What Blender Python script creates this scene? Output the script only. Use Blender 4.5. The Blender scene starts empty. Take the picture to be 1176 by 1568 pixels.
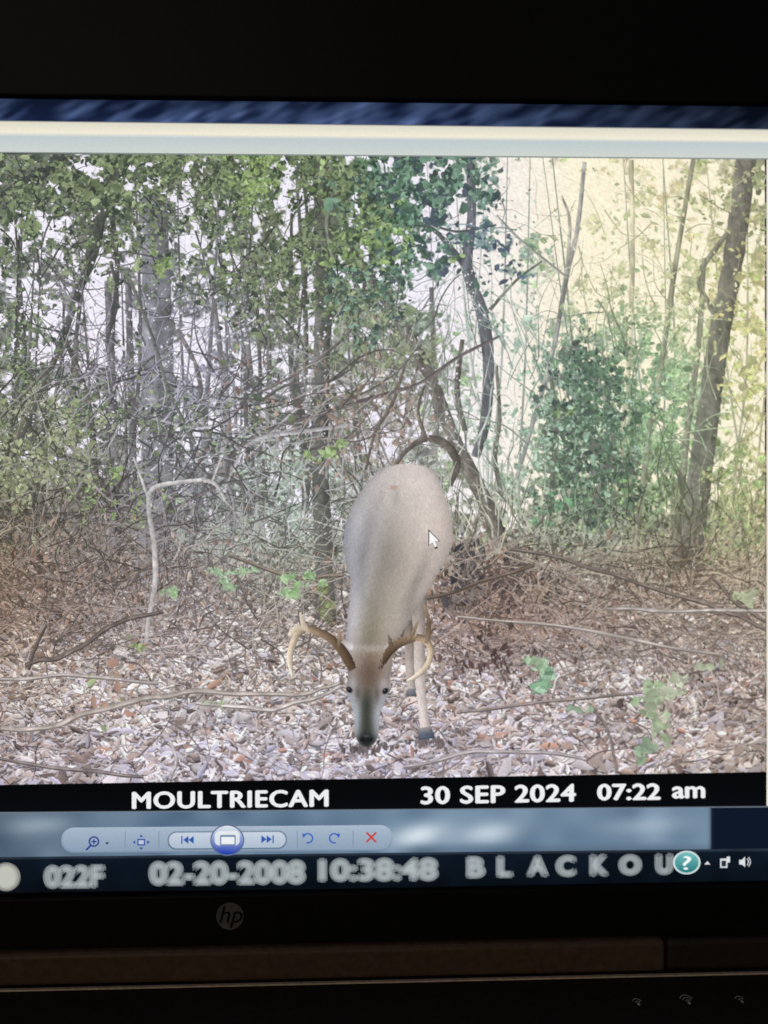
import bpy, math, numpy as np
from mathutils import Matrix, Vector
rng=np.random.default_rng(7)
# ------------------------------------------------------------------ camera / display geometry
FPX=1132.0; PITCH=0.0002; D=FPX*PITCH
TH=math.radians(1.6); RL=math.radians(0.30)
F=Vector((math.sin(TH),math.cos(TH),0)).normalized()
U=Vector((math.sin(RL),0,1)); U=(U-F*U.dot(F)).normalized()
R=F.cross(U).normalized()
CAM=Vector((0,-D,0))
def disp(x,y):
    """survey measurement (units of the display picture) -> metres on the flat display panel (plane y=0)"""
    x=np.asarray(x,float); y=np.asarray(y,float)
    a=(x-588)/FPX; b=(784-y)/FPX
    dx=F.x+a*R.x+b*U.x; dy=F.y+a*R.y+b*U.y; dz=F.z+a*R.z+b*U.z
    t=D/dy
    return dx*t, dz*t
def lin(c):
    c=np.clip(np.asarray(c,float)/255.0,0,1)
    return np.where(c<=0.04045,c/12.92,((c+0.055)/1.055)**2.4)
# ------------------------------------------------------------------ materials
def emis_mat(name,alpha=None,grain=0.0):
    m=bpy.data.materials.new(name); m.use_nodes=True; nt=m.node_tree; nt.nodes.clear()
    o=nt.nodes.new('ShaderNodeOutputMaterial'); e=nt.nodes.new('ShaderNodeEmission')
    a=nt.nodes.new('ShaderNodeAttribute'); a.attribute_name='Col'
    src=a.outputs['Color']
    if grain>0:
        tc=nt.nodes.new('ShaderNodeTexCoord')
        n=nt.nodes.new('ShaderNodeTexNoise'); n.inputs['Scale'].default_value=2200; n.inputs['Detail'].default_value=1
        nt.links.new(tc.outputs['Object'],n.inputs['Vector'])
        mr=nt.nodes.new('ShaderNodeMapRange'); mr.inputs['From Min'].default_value=.3; mr.inputs['From Max'].default_value=.7
        mr.inputs['To Min'].default_value=1-grain; mr.inputs['To Max'].default_value=1+grain
        nt.links.new(n.outputs['Fac'],mr.inputs['Value'])
        vm=nt.nodes.new('ShaderNodeVectorMath'); vm.operation='SCALE'
        nt.links.new(src,vm.inputs[0]); nt.links.new(mr.outputs['Result'],vm.inputs['Scale']); src=vm.outputs[0]
    nt.links.new(src,e.inputs['Color']); sh=e.outputs[0]
    if alpha is not None:
        t=nt.nodes.new('ShaderNodeBsdfTransparent'); mx=nt.nodes.new('ShaderNodeMixShader'); mx.inputs[0].default_value=alpha
        nt.links.new(t.outputs[0],mx.inputs[1]); nt.links.new(sh,mx.inputs[2]); sh=mx.outputs[0]
    nt.links.new(sh,o.inputs[0]); return m
M_PIC=emis_mat('display_picture',grain=0.09)  # glowing display; the picture's light and shade sit in its vertex colours
M_UI=emis_mat('display_interface',grain=0.03)
M_SOFT=emis_mat('display_soft_text',alpha=0.22)
def plastic(name,col,rough=0.5,bump=0.0,scale=800,var=0.25,spec=.2):
    m=bpy.data.materials.new(name); m.use_nodes=True; nt=m.node_tree; b=nt.nodes['Principled BSDF']
    n=nt.nodes.new('ShaderNodeTexNoise'); n.inputs['Scale'].default_value=scale; n.inputs['Detail'].default_value=5
    tc=nt.nodes.new('ShaderNodeTexCoord'); nt.links.new(tc.outputs['Object'],n.inputs['Vector'])
    r=nt.nodes.new('ShaderNodeValToRGB'); c=np.array(col)
    r.color_ramp.elements[0].position=.3; r.color_ramp.elements[1].position=.7
    r.color_ramp.elements[0].color=(*(c*(1-var)),1); r.color_ramp.elements[1].color=(*(c*(1+var)),1)
    nt.links.new(n.outputs['Fac'],r.inputs[0]); nt.links.new(r.outputs[0],b.inputs['Base Color'])
    b.inputs['Roughness'].default_value=rough; b.inputs['Specular IOR Level'].default_value=spec
    if bump:
        bp=nt.nodes.new('ShaderNodeBump'); bp.inputs['Strength'].default_value=bump; bp.inputs['Distance'].default_value=.0002
        nt.links.new(n.outputs['Fac'],bp.inputs['Height']); nt.links.new(bp.outputs[0],b.inputs['Normal'])
    return m
# ------------------------------------------------------------------ noise + tone tables of the displayed picture
def vnoise(x,y,s,seed):
    T=np.random.default_rng(seed).random((256,256))
    x=x/s+1000;y=y/s+1000; xi=np.floor(x).astype(int);yi=np.floor(y).astype(int)
    fx=x-xi;fy=y-yi;fx=fx*fx*(3-2*fx);fy=fy*fy*(3-2*fy)
    g=lambda i,j:T[i%256,j%256]
    return (g(xi,yi)*(1-fx)+g(xi+1,yi)*fx)*(1-fy)+(g(xi,yi+1)*(1-fx)+g(xi+1,yi+1)*fx)*fy
def fbm(x,y,sc,seed,w=None):
    r=0;t=0
    for i,s in enumerate(sc):
        a=(w[i] if w else 1.0); r=r+a*vnoise(x,y,s,seed+i); t+=a
    return r/t
PX0,PX1,PY0,PY1=-470,1171,236,1202
GX=np.array([0,150,300,450,600,750,900,1050,1176.]); GY=np.array([245,350,450,550,650,750,850,950,1050,1150,1200.])
T=np.array([
[(116,120,112),(100,108,90),(112,120,102),(106,116,90),(98,124,98),(142,164,154),(244,232,204),(226,219,182),(165,164,140)],
[(116,124,112),(106,112,100),(120,126,120),(112,122,100),(98,127,102),(132,152,162),(239,229,194),(224,217,174),(180,180,144)],
[(132,136,134),(158,152,164),(142,144,150),(126,132,118),(128,142,128),(162,182,174),(226,224,192),(216,214,170),(220,214,162)],
[(128,132,124),(150,147,156),(170,167,186),(154,156,154),(158,158,148),(196,208,200),(146,172,154),(184,203,168),(228,220,162)],
[(142,146,130),(137,139,134),(156,157,164),(148,150,147),(167,163,160),(199,210,198),(138,162,140),(166,189,158),(224,215,165)],
[(128,126,114),(127,123,119),(152,152,158),(164,173,167),(170,170,165),(189,196,181),(130,150,128),(154,166,134),(202,197,152)],
[(138,126,113),(139,131,128),(155,151,150),(163,167,158),(157,153,146),(163,153,146),(157,153,142),(158,149,133),(178,169,147)],
[(142,125,114),(152,140,137),(170,161,161),(156,147,143),(170,156,157),(144,127,122),(158,145,140),(166,153,144),(176,164,153)],
[(174,161,155),(182,172,171),(188,178,179),(184,175,175),(179,169,169),(174,163,165),(174,165,165),(173,161,159),(160,147,143)],
[(169,158,162),(178,168,175),(180,172,181),(178,170,181),(178,170,181),(183,173,180),(178,166,170),(173,161,159),(168,155,149)],
[(155,146,152),(163,154,162),(165,157,167),(160,153,165),(160,153,165),(165,157,164),(163,153,156),(157,147,147),(153,143,137)]],float)
S=np.array([[.15,.2,.2,.22,.15,.4,.95,.82,.4],[.25,.2,.3,.25,.2,.5,.92,.8,.45],[.35,.5,.35,.28,.3,.6,.86,.7,.8],[.28,.4,.55,.35,.3,.66,.35,.55,.7],
[.2,.25,.35,.28,.35,.66,.2,.4,.6],[.1,.08,.22,.35,.3,.45,.08,.2,.4],[0]*9,[0]*9,[0]*9,[0]*9,[0]*9],float)
def bil(A,x,y):
    x=np.clip(np.abs(x),0,1176); y=np.clip(y,245,1200)
    i=np.clip(np.searchsorted(GX,x,side='right')-1,0,len(GX)-2); j=np.clip(np.searchsorted(GY,y,side='right')-1,0,len(GY)-2)
    fx=(x-GX[i])/(GX[i+1]-GX[i]); fy=(y-GY[j])/(GY[j+1]-GY[j])
    fx=fx*fx*(3-2*fx)*.5+fx*.5
    if A.ndim==3: fx=fx[...,None];fy=fy[...,None]
    return (A[j,i]*(1-fx)+A[j,i+1]*fx)*(1-fy)+(A[j+1,i]*(1-fx)+A[j+1,i+1]*fx)*fy
def Fc(x,y): return bil(T,x,y)
SC=(60,26,13,7,4); SW=[.6,1,1.3,1.3,1.0]
def hn(x,y): return fbm(x,y,SC,50,SW)
_q=np.sort(hn(rng.uniform(PX0,PX1,40000),rng.uniform(240,860,40000)))
HB=[(148,480,15,60,1.2),(188,505,10,38,1.1),(290,380,16,24,.9),(300,520,26,42,.6),(390,548,36,16,.7),(436,300,9,32,1),(462,310,7,26,.9),(700,335,38,40,.5),(690,455,60,40,.7),
(75,345,25,20,.6),(40,440,22,20,.7),(95,480,20,30,.6),(205,700,10,30,.6),(622,362,18,18,.7),(800,310,44,50,1.1),(780,470,30,50,.5),(595,680,14,24,.8),(30,340,20,30,.4),(640,460,30,25,.6),(145,260,10,14,.6),(660,265,25,12,.6),(770,610,40,90,.5),(860,300,70,40,.6),(900,400,50,40,.4),(330,480,20,20,.4),(250,480,16,26,.4)]
def hole(x,y):
    q=np.searchsorted(_q,hn(x,y).ravel()).reshape(np.shape(x))/len(_q)
    f=bil(S,x,y)*0.85
    for (a,b,c,d,k) in HB: f=f+k*np.exp(-((x-a)/c)**2-((y-b)/d)**2)
    return np.clip((q-(1-f))/0.09+.3,0,1)
def skyc(x,y):
    r=np.clip((x-640)/250,0,1)[...,None]; return np.array([242,238,251.])*(1-r)+np.array([254,243,216.])*r
# ------------------------------------------------------------------ mesh helpers
class Acc:
    def __init__(s): s.V=[];s.F=[];s.C=[];s.n=0
    def add(s,V,Fc,C):
        V=np.asarray(V,float);C=np.asarray(C,float)
        s.V.append(V);s.C.append(C);s.F.extend((np.asarray(Fc)+s.n).tolist());s.n+=len(V)
def build(name,acc,mat=None,parent=None,pull=0.0):
    V=np.concatenate(acc.V);C=np.concatenate(acc.C)
    if pull: C=C*(1-pull)+Fc(V[:,0],V[:,1])*pull  # painted haze: colours drawn toward the local tone
    X,Z=disp(V[:,0],V[:,1]); W=np.stack([X,-V[:,2]*0.001,Z],1)
    me=bpy.data.meshes.new(name); me.from_pydata(W.tolist(),[],acc.F)
    at=me.color_attributes.new('Col','FLOAT_COLOR','POINT')
    c4=np.ones((len(V),4)); c4[:,:3]=lin(C); at.data.foreach_set('color',c4.ravel().astype(np.float32))
    me.materials.append(mat or M_PIC); me.update()
    o=bpy.data.objects.new(name,me); bpy.context.collection.objects.link(o)
    if parent: o.parent=parent
    return o
def empty(name):
    o=bpy.data.objects.new(name,None); bpy.context.collection.objects.link(o); o.empty_display_size=.02; return o
def leaves(acc,x,y,a,b,ang,col,dep,tip=0.12):
    n=len(x); u=np.array([-1,-.35,.45,1,.45,-.35]); v=np.array([0,.95,.8,0,-.8,-.95])
    u=u[None,:]*(1+.15*rng.normal(size=(n,6))); vv=v[None,:]*(1+.25*rng.normal(size=(n,6)))+.15*rng.normal(size=(n,6))
    lx=a[:,None]*u; ly=b[:,None]*vv
    ca=np.cos(ang)[:,None]; sa=np.sin(ang)[:,None]
    X=x[:,None]+lx*ca-ly*sa; Y=y[:,None]+lx*sa+ly*ca
    Z=np.repeat(dep[:,None],6,1)
    tt=np.broadcast_to(np.asarray(tip,float).reshape(-1,1),(n,1))
    C=np.repeat(col[:,None,:],6,1)*(1+tt*v[None,:])[:,:,None]
    X=np.clip(X,PX0-2,PX1+2)
    acc.add(np.stack([X,Y,Z],2).reshape(-1,3),np.arange(n*6).reshape(n,6),C.reshape(-1,3))
def smooth(pts,k=8):
    p=np.array(pts,float); p=np.vstack([2*p[0]-p[1],p,2*p[-1]-p[-2]]); out=[]
    for i in range(1,len(p)-2):
        for t in np.linspace(0,1,k,endpoint=False):
            a,b,c,d=p[i-1],p[i],p[i+1],p[i+2]
            out.append(.5*((2*b)+(-a+c)*t+(2*a-5*b+4*c-d)*t*t+(-a+3*b-3*c+d)*t**3))
    out.append(p[-2]); return np.array(out)
def strip(acc,pts,col,dep,k=6,nx=3,var=.12,side=.15,bulge=0.0,rough=0.0,cols=None,blot=0.0,fade=0):
    p=smooth(pts,k); d=np.gradient(p[:,:2],axis=0); d/= (np.linalg.norm(d,axis=1)[:,None]+1e-6)
    nrm=np.stack([d[:,1],-d[:,0]],1)
    nrm=np.where((nrm[:,:1]<0),-nrm,nrm) if abs(d[:,1]).mean()>.5 else nrm
    s=np.linspace(-1,1,nx); w=np.maximum(p[:,2],.5)/2
    if rough: w=w*(1+rough*rng.normal(size=len(w)))
    X=p[:,0][:,None]+nrm[:,0][:,None]*w[:,None]*s; Y=p[:,1][:,None]+nrm[:,1][:,None]*w[:,None]*s
    Z=dep+bulge*np.sqrt(np.clip(1-s**2,0,1))[None,:]+0*X
    m=len(p)
    base=np.array(col,float)[None,None,:] if cols is None else np.stack([np.interp(np.linspace(0,1,m),np.linspace(0,1,len(cols)),np.array(cols,float)[:,c]) for c in range(3)],1)[:,None,:]
    sh=(1-side*s[None,:]-.10*s[None,:]**2)*(1+var*rng.normal(size=(m,nx)))  # shading painted across the width: one side and the edges darker
    if blot: sh=sh*(1+blot*2*(fbm(X*1.5,Y*.5,(22,9,4),610)-.5))
    C=base*sh[:,:,None]
    idx=np.arange(m*nx).reshape(m,nx)
    Fq=np.stack([idx[:-1,:-1],idx[1:,:-1],idx[1:,1:],idx[:-1,1:]],2).reshape(-1,4)
    acc.add(np.stack([X,Y,Z],2).reshape(-1,3),Fq,C.reshape(-1,3))
# ------------------------------------------------------------------ sky + woodland sheet
gx=np.arange(PX0,PX1+.1,3.0); gy=np.arange(PY0,PY1+.1,3.0); XX,YY=np.meshgrid(gx,gy)
def sheet(name,X,Y,C,dep,mat=None,parent=None):
    a=Acc(); m,n=X.shape; idx=np.arange(m*n).reshape(m,n)
    a.add(np.stack([X,Y,0*X+dep],2).reshape(-1,3),np.stack([idx[:-1,:-1],idx[1:,:-1],idx[1:,1:],idx[:-1,1:]],2).reshape(-1,4),C.reshape(-1,3))
    return build(name,a,mat,parent)
up=YY[:,0]<=875
X1,Y1=XX[up],YY[up]
B=Fc(X1,Y1); h=hole(X1,Y1)
n1=fbm(X1,Y1,(24,9,4),80); n2=fbm(X1,Y1,(16,6),90)
amp=np.clip(1.2-bil(S,X1,Y1),.28,1)[...,None]
Cb=B*(1+ (n1-.53)[...,None]*1.4*amp); Cb[...,1]*=1+.12*(n2-.5); Cb[...,2]*=1+.2*(n2-.5)
Cb=Cb*(1-h[...,None])+skyc(X1,Y1)*h[...,None]
Cb=Cb*(1+.03*rng.normal(size=X1.shape))[...,None]
sheet('sky',X1,Y1,Cb,0.02)
gd=YY[:,0]>=860
X2,Y2=XX[gd],YY[gd]; C2=Fc(X2,Y2)*(.80+.5*(fbm(X2,Y2*2,(30,12,6),120)-.5))[...,None]
sheet('ground',X2,Y2,C2,0.03)
# ------------------------------------------------------------------ foliage masses
def jit(n,s): return rng.normal(size=(n,1))*s
def foliage(name,n,ymax,size,dep0,dep1,dk,seed,hueg=.1):
    x=rng.uniform(PX0,PX1,n); y=rng.uniform(240,ymax,n)
    left=(x<0)&(rng.random(n)<.5); x,y=x[~left],y[~left]; n=len(x)
    h=hole(x,y); d=fbm(x,y,(60,25,12),seed)
    s=bil(S,x,y)
    k=(rng.random(n)>h*1.15)&(rng.random(n)<np.clip((d-.34)*4,.15,1))&(rng.random(n)>s*.55)
    x,y,s=x[k],y[k],s[k]; m=len(x)
    c=Fc(x,y)
    t=rng.random(m)[:,None]
    tone=np.where(t<.45,dk,np.where(t<.75,.92,1.22))
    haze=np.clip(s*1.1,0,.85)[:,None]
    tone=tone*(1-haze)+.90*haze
    c=c*tone*(1+jit(m,.08)); g=rng.random(m)<hueg*3
    c[g]*=np.array([.95,1.05,.87])
    a=size*np.exp(rng.normal(size=m)*.4); b=a*rng.uniform(.35,.75,m)
    A=Acc(); leaves(A,x,y,a,b,rng.uniform(0,6.28,m),np.clip(c,0,255),rng.uniform(dep0,dep1,m)); return build(name,A,pull=.05)
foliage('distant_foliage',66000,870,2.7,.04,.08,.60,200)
# ------------------------------------------------------------------ trees
def tree(name,strips,dep=.14,pull=.12,**kw):
    A=Acc()
    for s in strips:
        pts,col=s[0],s[1]; o=dict(k=12,nx=7,var=.07,side=.16,rough=.03,blot=.45)
        if max(p[2] for p in pts)<9: o['nx']=3
        o.update(kw)
        strip(A,pts,col,dep+rng.uniform(0,.01),**o)
    return build(name,A,pull=pull)
far=[]
for i in range(52):
    x=rng.uniform(PX0,480) if i<36 else rng.uniform(520,1165)
    w=rng.uniform(3,12) if x<500 else rng.uniform(2.5,6); l=rng.normal()*.06
    y0=238 if x>500 else rng.uniform(240,420); y1=rng.uniform(760,880)
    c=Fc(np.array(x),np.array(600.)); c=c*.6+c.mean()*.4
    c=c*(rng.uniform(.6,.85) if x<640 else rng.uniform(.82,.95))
    far.append(([(x-l*(y1-y0),y0,w*.35),(x-l*(y1-y0)*.5+rng.normal()*9,(y0+y1)/2,w*.75),(x+rng.normal()*3,y0*.2+y1*.8,w*.9),(x,y1,w)],c))
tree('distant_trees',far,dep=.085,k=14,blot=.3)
foliage('understory_foliage',40000,850,3.0,.09,.131,.56,230,hueg=.14)
tree('leaning_tree',[([(1143,238,32),(1122,400,32),(1100,520,33),(1082,650,35),(1066,770,38),(1052,880,44)],(116,114,106)),([(1105,500,10),(1070,430,8),(1098,378,8),(1120,350,7)],(128,126,114))],k=26,blot=.35)
tree('slender_tree',[([(1078,395,6),(1070,520,9),(1052,660,10),(1040,780,12),(1024,900,13)],(134,134,118))])
tree('slender_tree',[([(1062,240,7),(1035,400,8),(1012,560,9),(990,700,9),(970,860,11)],(150,150,130))])
tree('slender_tree',[([(895,248,6),(884,350,7),(868,420,8),(846,540,7),(815,650,7),(790,735,7)],(158,158,156)),([(868,420,6),(872,340,5),(860,300,3)],(170,170,160))])
tree('slender_tree',[([(966,245,8),(968,400,8),(962,560,8),(950,700,8)],(206,200,172))])
tree('slender_tree',[([(842,560,6),(850,650,7),(845,740,8),(840,800,9)],(112,114,104)),([(900,560,8),(930,620,10),(935,700,9),(900,790,7)],(130,128,122))])
tree('slender_tree',[([(1176,690,4),(1160,760,6),(1135,830,7),(1110,900,8)],(130,124,108))])
tree('slender_tree',[([(700,300,5),(735,300,6),(760,290,3)],(100,102,108)),([(660,440,6),(664,560,7),(668,680,7)],(120,116,116)),([(640,560,4),(620,640,5),(612,710,5)],(108,102,98))])
tree('bent_tree',[([(720,238,14),(722,330,14),(716,410,17),(738,480,19),(748,560,18),(742,650,16),(728,700,14)],(98,98,106)),([(716,412,11),(690,380,9),(660,350,6),(620,345,4)],(90,90,92)),([(760,560,5),(765,640,6),(758,700,7),(768,760,7)],(104,100,94)),([(708,520,7),(700,600,9),(712,660,8)],(104,98,92)),([(745,480,6),(790,430,4),(830,400,3)],(114,120,110))],dep=.15)
tree('fallen_leaning_tree',[([(528,365,9),(556,410,14),(598,470,18),(640,540,20),(668,600,19),(692,665,21),(724,730,23),(752,790,24),(775,870,26)],(110,103,98)),([(560,412,6),(548,380,5),(545,330,4)],(88,84,78))],dep=.155)
tree('arched_branch',[([(690,745,5),(700,710,12),(682,680,13),(652,672,10),(625,688,7),(606,712,5)],(96,88,82)),([(652,672,7),(640,630,5),(650,590,3)],(104,98,90))],dep=.21)
tree('deciduous_tree',[([(492,236,25),(494,350,25),(496,460,26),(492,560,26),(490,700,26),(494,800,27),(497,880,28),(498,952,34)],(98,98,94)),([(505,250,9),(512,340,11),(502,400,9)],(110,114,102))],dep=.175,k=30)
tree('pale_tree',[([(232,300,38),(240,450,44),(242,600,50),(240,760,48),(232,900,50)],(130,131,138))],dep=.132,k=30)
tree('grey_tree',[([(165,430,10),(172,600,13),(176,780,16),(172,900,18)],(118,116,120)),([(196,420,9),(200,560,11),(204,720,12)],(112,110,114))],dep=.134,k=30)
tree('grey_tree',[([(118,520,7),(112,650,9),(118,780,11),(110,880,12)],(114,110,106)),([(72,560,6),(66,700,8),(70,850,9)],(108,104,98))],dep=.134,k=30)
tree('grey_tree',[([(322,420,6),(340,560,9),(352,700,11),(350,860,12)],(124,122,124)),([(405,330,7),(410,480,8),(412,640,8),(400,800,9)],(114,114,108))],dep=.134,k=30)
tree('dark_tree',[([(196,238,20),(160,310,18),(146,380,15),(120,450,12),(92,530,10),(60,610,8),(20,700,6)],(80,83,78)),([(92,240,18),(40,290,15),(-20,330,14),(-120,400,10)],(78,82,80))],dep=.16)
tree('dark_tree',[([(100,520,7),(125,580,8),(140,640,8),(150,760,9)],(92,90,82))])
tree('dark_tree',[([(60,600,9),(20,680,10),(5,780,12)],(118,115,98))])
tree('dark_tree',[([(-180,236,34),(-175,500,38),(-190,900,48)],(94,94,88))],k=26)
tree('dark_tree',[([(-360,236,24),(-340,500,26),(-350,890,30)],(94,94,88))],k=26)
tree('young_tree',[([(250,470,6),(300,560,7),(312,640,9),(330,720,10),(300,740,9)],(112,108,106)),([(390,400,7),(395,500,6),(398,600,6),(380,660,6)],(100,100,92)),([(460,250,5),(470,330,5),(468,450,5),(470,560,4)],(86,90,80)),([(172,330,8),(180,420,7),(170,500,6)],(84,86,82))],dep=.16)
tree('dead_sapling',[([(345,765,4),(325,738,6),(280,738,6),(235,748,7),(228,775,7),(236,830,8),(238,890,8),(228,950,7),(224,985,6)],(200,196,196)),([(232,775,5),(205,700,3)],(205,200,200)),([(325,738,4),(340,700,3)],(192,187,188))],dep=.31,blot=.25)
# ------------------------------------------------------------------ twigs
def twigs(name,n,box,L,W,pal,dep,bias=None,bs=1.0,mult=False,curv=.25,pull=.12):
    A=Acc()
    for i in range(n):
        x=rng.uniform(box[0],box[1]); y=rng.uniform(box[2],box[3]); l=rng.uniform(*L); w=W[0]+(W[1]-W[0])*rng.random()**2
        a=rng.uniform(0,6.28) if bias is None else bias+rng.normal()*bs
        pts=[(x,y,w)]
        for j in range(4):
            a+=rng.normal()*curv; x+=math.cos(a)*l/4; y+=math.sin(a)*l/4; pts.append((min(max(x,PX0),PX1),max(y,240),w*(1-.18*(j+1))))
        c=np.array(pal[rng.integers(len(pal))],float)
        if mult: c=Fc(np.array(min(max(pts[2][0],0),1176)),np.array(pts[2][1]))*c
        strip(A,pts,c*rng.uniform(.9,1.1),dep+rng.uniform(0,.03),k=3,nx=2,var=.10,side=.1)
    return build(name,A,pull=pull)
twigs('branch_tangle',1300,(PX0,640,280,870),(40,170),(1,3.6),[(.6,.6,.6),(.72,.72,.72),(1.18,1.16,1.2),(.52,.52,.5),(1.05,1.04,1.06)],.162,mult=True,curv=.38)
twigs('branch_tangle',520,(-100,560,560,880),(50,200),(1.2,4),[(1.2,1.18,1.22),(.62,.6,.6),(1.28,1.26,1.28),(.55,.53,.52)],.19,mult=True,bias=-.5,bs=.8,curv=.38)
twigs('thin_stems',230,(560,1165,520,870),(60,200),(1.2,3.4),[(.68,.67,.68),(.8,.8,.8),(1.1,1.09,1.1)],.165,bias=-1.57,bs=.3,mult=True,curv=.2)
twigs('thin_stems',240,(560,1165,300,800),(30,130),(1,2.6),[(.76,.75,.76),(.86,.86,.84),(1.08,1.08,1.1)],.165,mult=True,curv=.38)
A=Acc()
for pts,c in [
 ([(225,800,3),(300,760,5),(345,735,5),(360,690,6),(420,655,6),(500,632,6),(560,612,6),(640,588,5),(700,548,5),(765,515,4)],(108,99,100)),
 ([(345,745,3),(372,690,6),(400,670,6),(470,660,6),(540,650,4)],(188,184,190)),
 ([(200,430,5),(235,520,5),(260,600,5),(300,680,4)],(110,112,108)),
 ([(510,400,5),(500,340,5),(515,300,4),(505,250,4)],(139,143,133)),
 ([(560,430,5),(540,500,5),(500,540,5),(450,575,4),(400,600,4)],(118,112,110)),
 ([(330,600,4),(350,640,5),(345,720,5),(360,780,5),(355,840,4)],(150,146,150)),
 ([(0,300,10),(50,270,10),(100,240,10)],(74,78,76)),
 ([(110,520,4),(60,580,5),(0,640,6)],(102,100,92)),
 ([(560,780,4),(520,700,4),(505,640,4)],(124,116,108)),
 ([(390,620,4),(440,590,4),(500,585,5),(540,560,4),(560,520,3)],(104,100,102)),
 ([(620,560,4),(600,620,5),(575,660,5),(560,720,4)],(114,105,98)),
 ([(250,860,4),(330,830,4),(400,850,4),(470,870,3)],(176,167,163)),
 ([(170,400,5),(180,460,5),(165,520,4)],(86,86,84)),
 ([(230,640,3),(300,655,4),(360,650,3),(420,690,3)],(188,184,192)),
 ([(380,700,3),(440,640,4),(490,600,4),(530,590,3)],(180,176,182)),
 ([(240,860,4),(255,780,5),(310,700,5),(330,640,3)],(96,92,92)),
 ([(310,745,6),(330,725,7),(370,745,5),(375,790,4)],(110,106,104)),
 ([(650,340,3),(700,355,4),(760,345,3)],(88,92,94)),
 ([(760,330,3),(800,370,3),(868,425,4)],(155,154,148))]:
    strip(A,pts,c,.205,k=8,nx=3,var=.08,side=.2,rough=.06,blot=.2)
build('long_branches',A,pull=.08)
# ------------------------------------------------------------------ leaf clumps
def clump(name,lst,dep=.21,holes=True,pull=.16,sc=1.0,nm=1.0):
    A=Acc()
    for (cx,cy,rx,ry,n,sz,pal) in lst:
        n=int(n*nm); ns=max(4,n//16); sx=cx+rng.normal(size=ns)*rx*.75; sy=cy+rng.normal(size=ns)*ry*.75
        j=rng.integers(ns,size=n); x=sx[j]+rng.normal(size=n)*rx*.18; y=sy[j]+rng.normal(size=n)*ry*.18
        c=np.array(pal,float)[rng.integers(len(pal),size=n)]*(1+jit(n,.10))
        if holes:
            k=rng.random(n)>hole(x,y)*.9; x,y,c=x[k],y[k],c[k]; n=len(x)
        a=sz*sc*np.exp(rng.normal(size=n)*.4); b=a*rng.uniform(.35,.65,n)
        y=np.maximum(y,241)
        leaves(A,x,y,a,b,rng.uniform(0,6.28,n),np.clip(c,0,255),dep+rng.uniform(0,.03,n))
    return build(name,A,pull=pull)
G1=[(110,124,92),(128,144,106),(82,95,78),(148,161,124),(62,72,64)]
G2=[(86,112,96),(112,144,124),(68,86,76),(74,82,96),(130,160,140),(62,76,76)]
GB=[(150,174,112),(130,156,98),(114,136,88),(164,186,132)]
DK=[(64,76,70),(78,98,82),(90,116,92),(102,98,98),(54,62,62),(86,110,92)]
HZ=[(206,206,164),(192,198,156),(216,213,174),(178,190,150)]
TL=[(166,194,174),(146,174,154),(184,208,190),(130,160,140)]
clump('canopy_leaves',[(225,330,60,60,420,5,G1),(120,290,60,35,300,6,G1),(40,310,60,50,300,5,G1),(330,320,60,50,400,5,G1),(400,280,50,30,260,5,GB),(540,330,50,60,420,6,G1),(545,375,14,14,60,6,GB),
 (620,290,60,40,480,7,G2),(680,290,50,30,300,7,G2),(770,300,26,34,160,6,G2),(730,400,50,30,260,6,[(80,90,114),(74,98,94),(96,130,114),(74,80,100)]),(640,410,40,30,200,6,G2),(505,470,40,50,200,5,G1),(240,400,20,30,60,6,GB),(600,340,60,40,160,6,GB),
 (820,360,30,40,80,5,TL),(60,520,70,60,400,4,G1),(230,600,60,60,220,4,G1),(360,440,60,60,420,5,G1),(200,250,90,14,240,6,G1),(470,260,60,20,240,6,G1),(600,520,60,40,200,5,[(150,162,130),(124,134,106)]),
 (100,420,90,60,420,4,G1),(440,400,60,60,360,4,G1),(560,450,60,50,300,5,G2),(300,640,120,50,260,4,G1),(490,675,24,18,40,6,GB),(170,740,40,60,140,4,GB),(60,700,60,60,340,5,[(150,160,122),(118,126,98),(172,176,144)])],sc=.66,nm=1.8)
clump('canopy_leaves',[(-150,330,150,80,900,6,G1),(-350,330,100,80,600,6,G1),(-200,550,150,90,600,5,G1)],sc=.8)
clump('hazy_leaves',[(880,350,60,40,100,5,HZ),(960,320,50,40,160,5,HZ),(1010,400,40,60,260,5,HZ),(940,440,50,40,260,5,HZ),(1110,300,50,40,240,6,[(164,170,130),(140,148,112),(184,184,142)]),(1050,470,40,40,200,5,HZ),(1150,380,30,60,200,5,[(184,180,134),(162,162,120),(206,200,152)]),(1140,560,40,60,200,5,[(218,210,152),(198,195,136),(176,180,132)]),
 (1020,650,50,90,520,5,[(160,186,142),(134,164,120),(182,202,158)]),(1130,730,30,50,240,5,[(144,172,114),(164,184,126),(186,186,134)]),(1130,830,35,25,160,5,[(138,160,114),(170,170,132)]),(800,520,40,60,300,4,TL),(780,650,40,70,320,4,TL),(1000,560,40,40,300,5,[(130,158,120),(110,138,106),(162,186,144)]),(960,480,60,40,300,5,[(154,174,138),(134,158,124),(184,194,154)])],dep=.131,sc=.62,nm=2.0)
clump('holly_shrub',[(905,570,46,40,360,5,DK),(925,650,40,44,360,5,DK),(865,640,30,60,200,5,DK),(880,740,36,34,220,5,DK),(940,720,34,50,180,5,DK),(920,790,24,24,90,5,DK),(835,790,20,14,70,5,[(96,146,106),(118,168,126),(70,100,80)]),(862,635,12,12,40,5,GB),(970,600,30,60,180,5,[(96,122,92),(76,94,80),(118,146,110)]),(865,765,12,9,30,5,[(118,176,128),(90,148,102)]),(880,640,80,90,360,4.5,TL)],dep=.19,sc=.66,nm=1.6,pull=.24)
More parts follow.
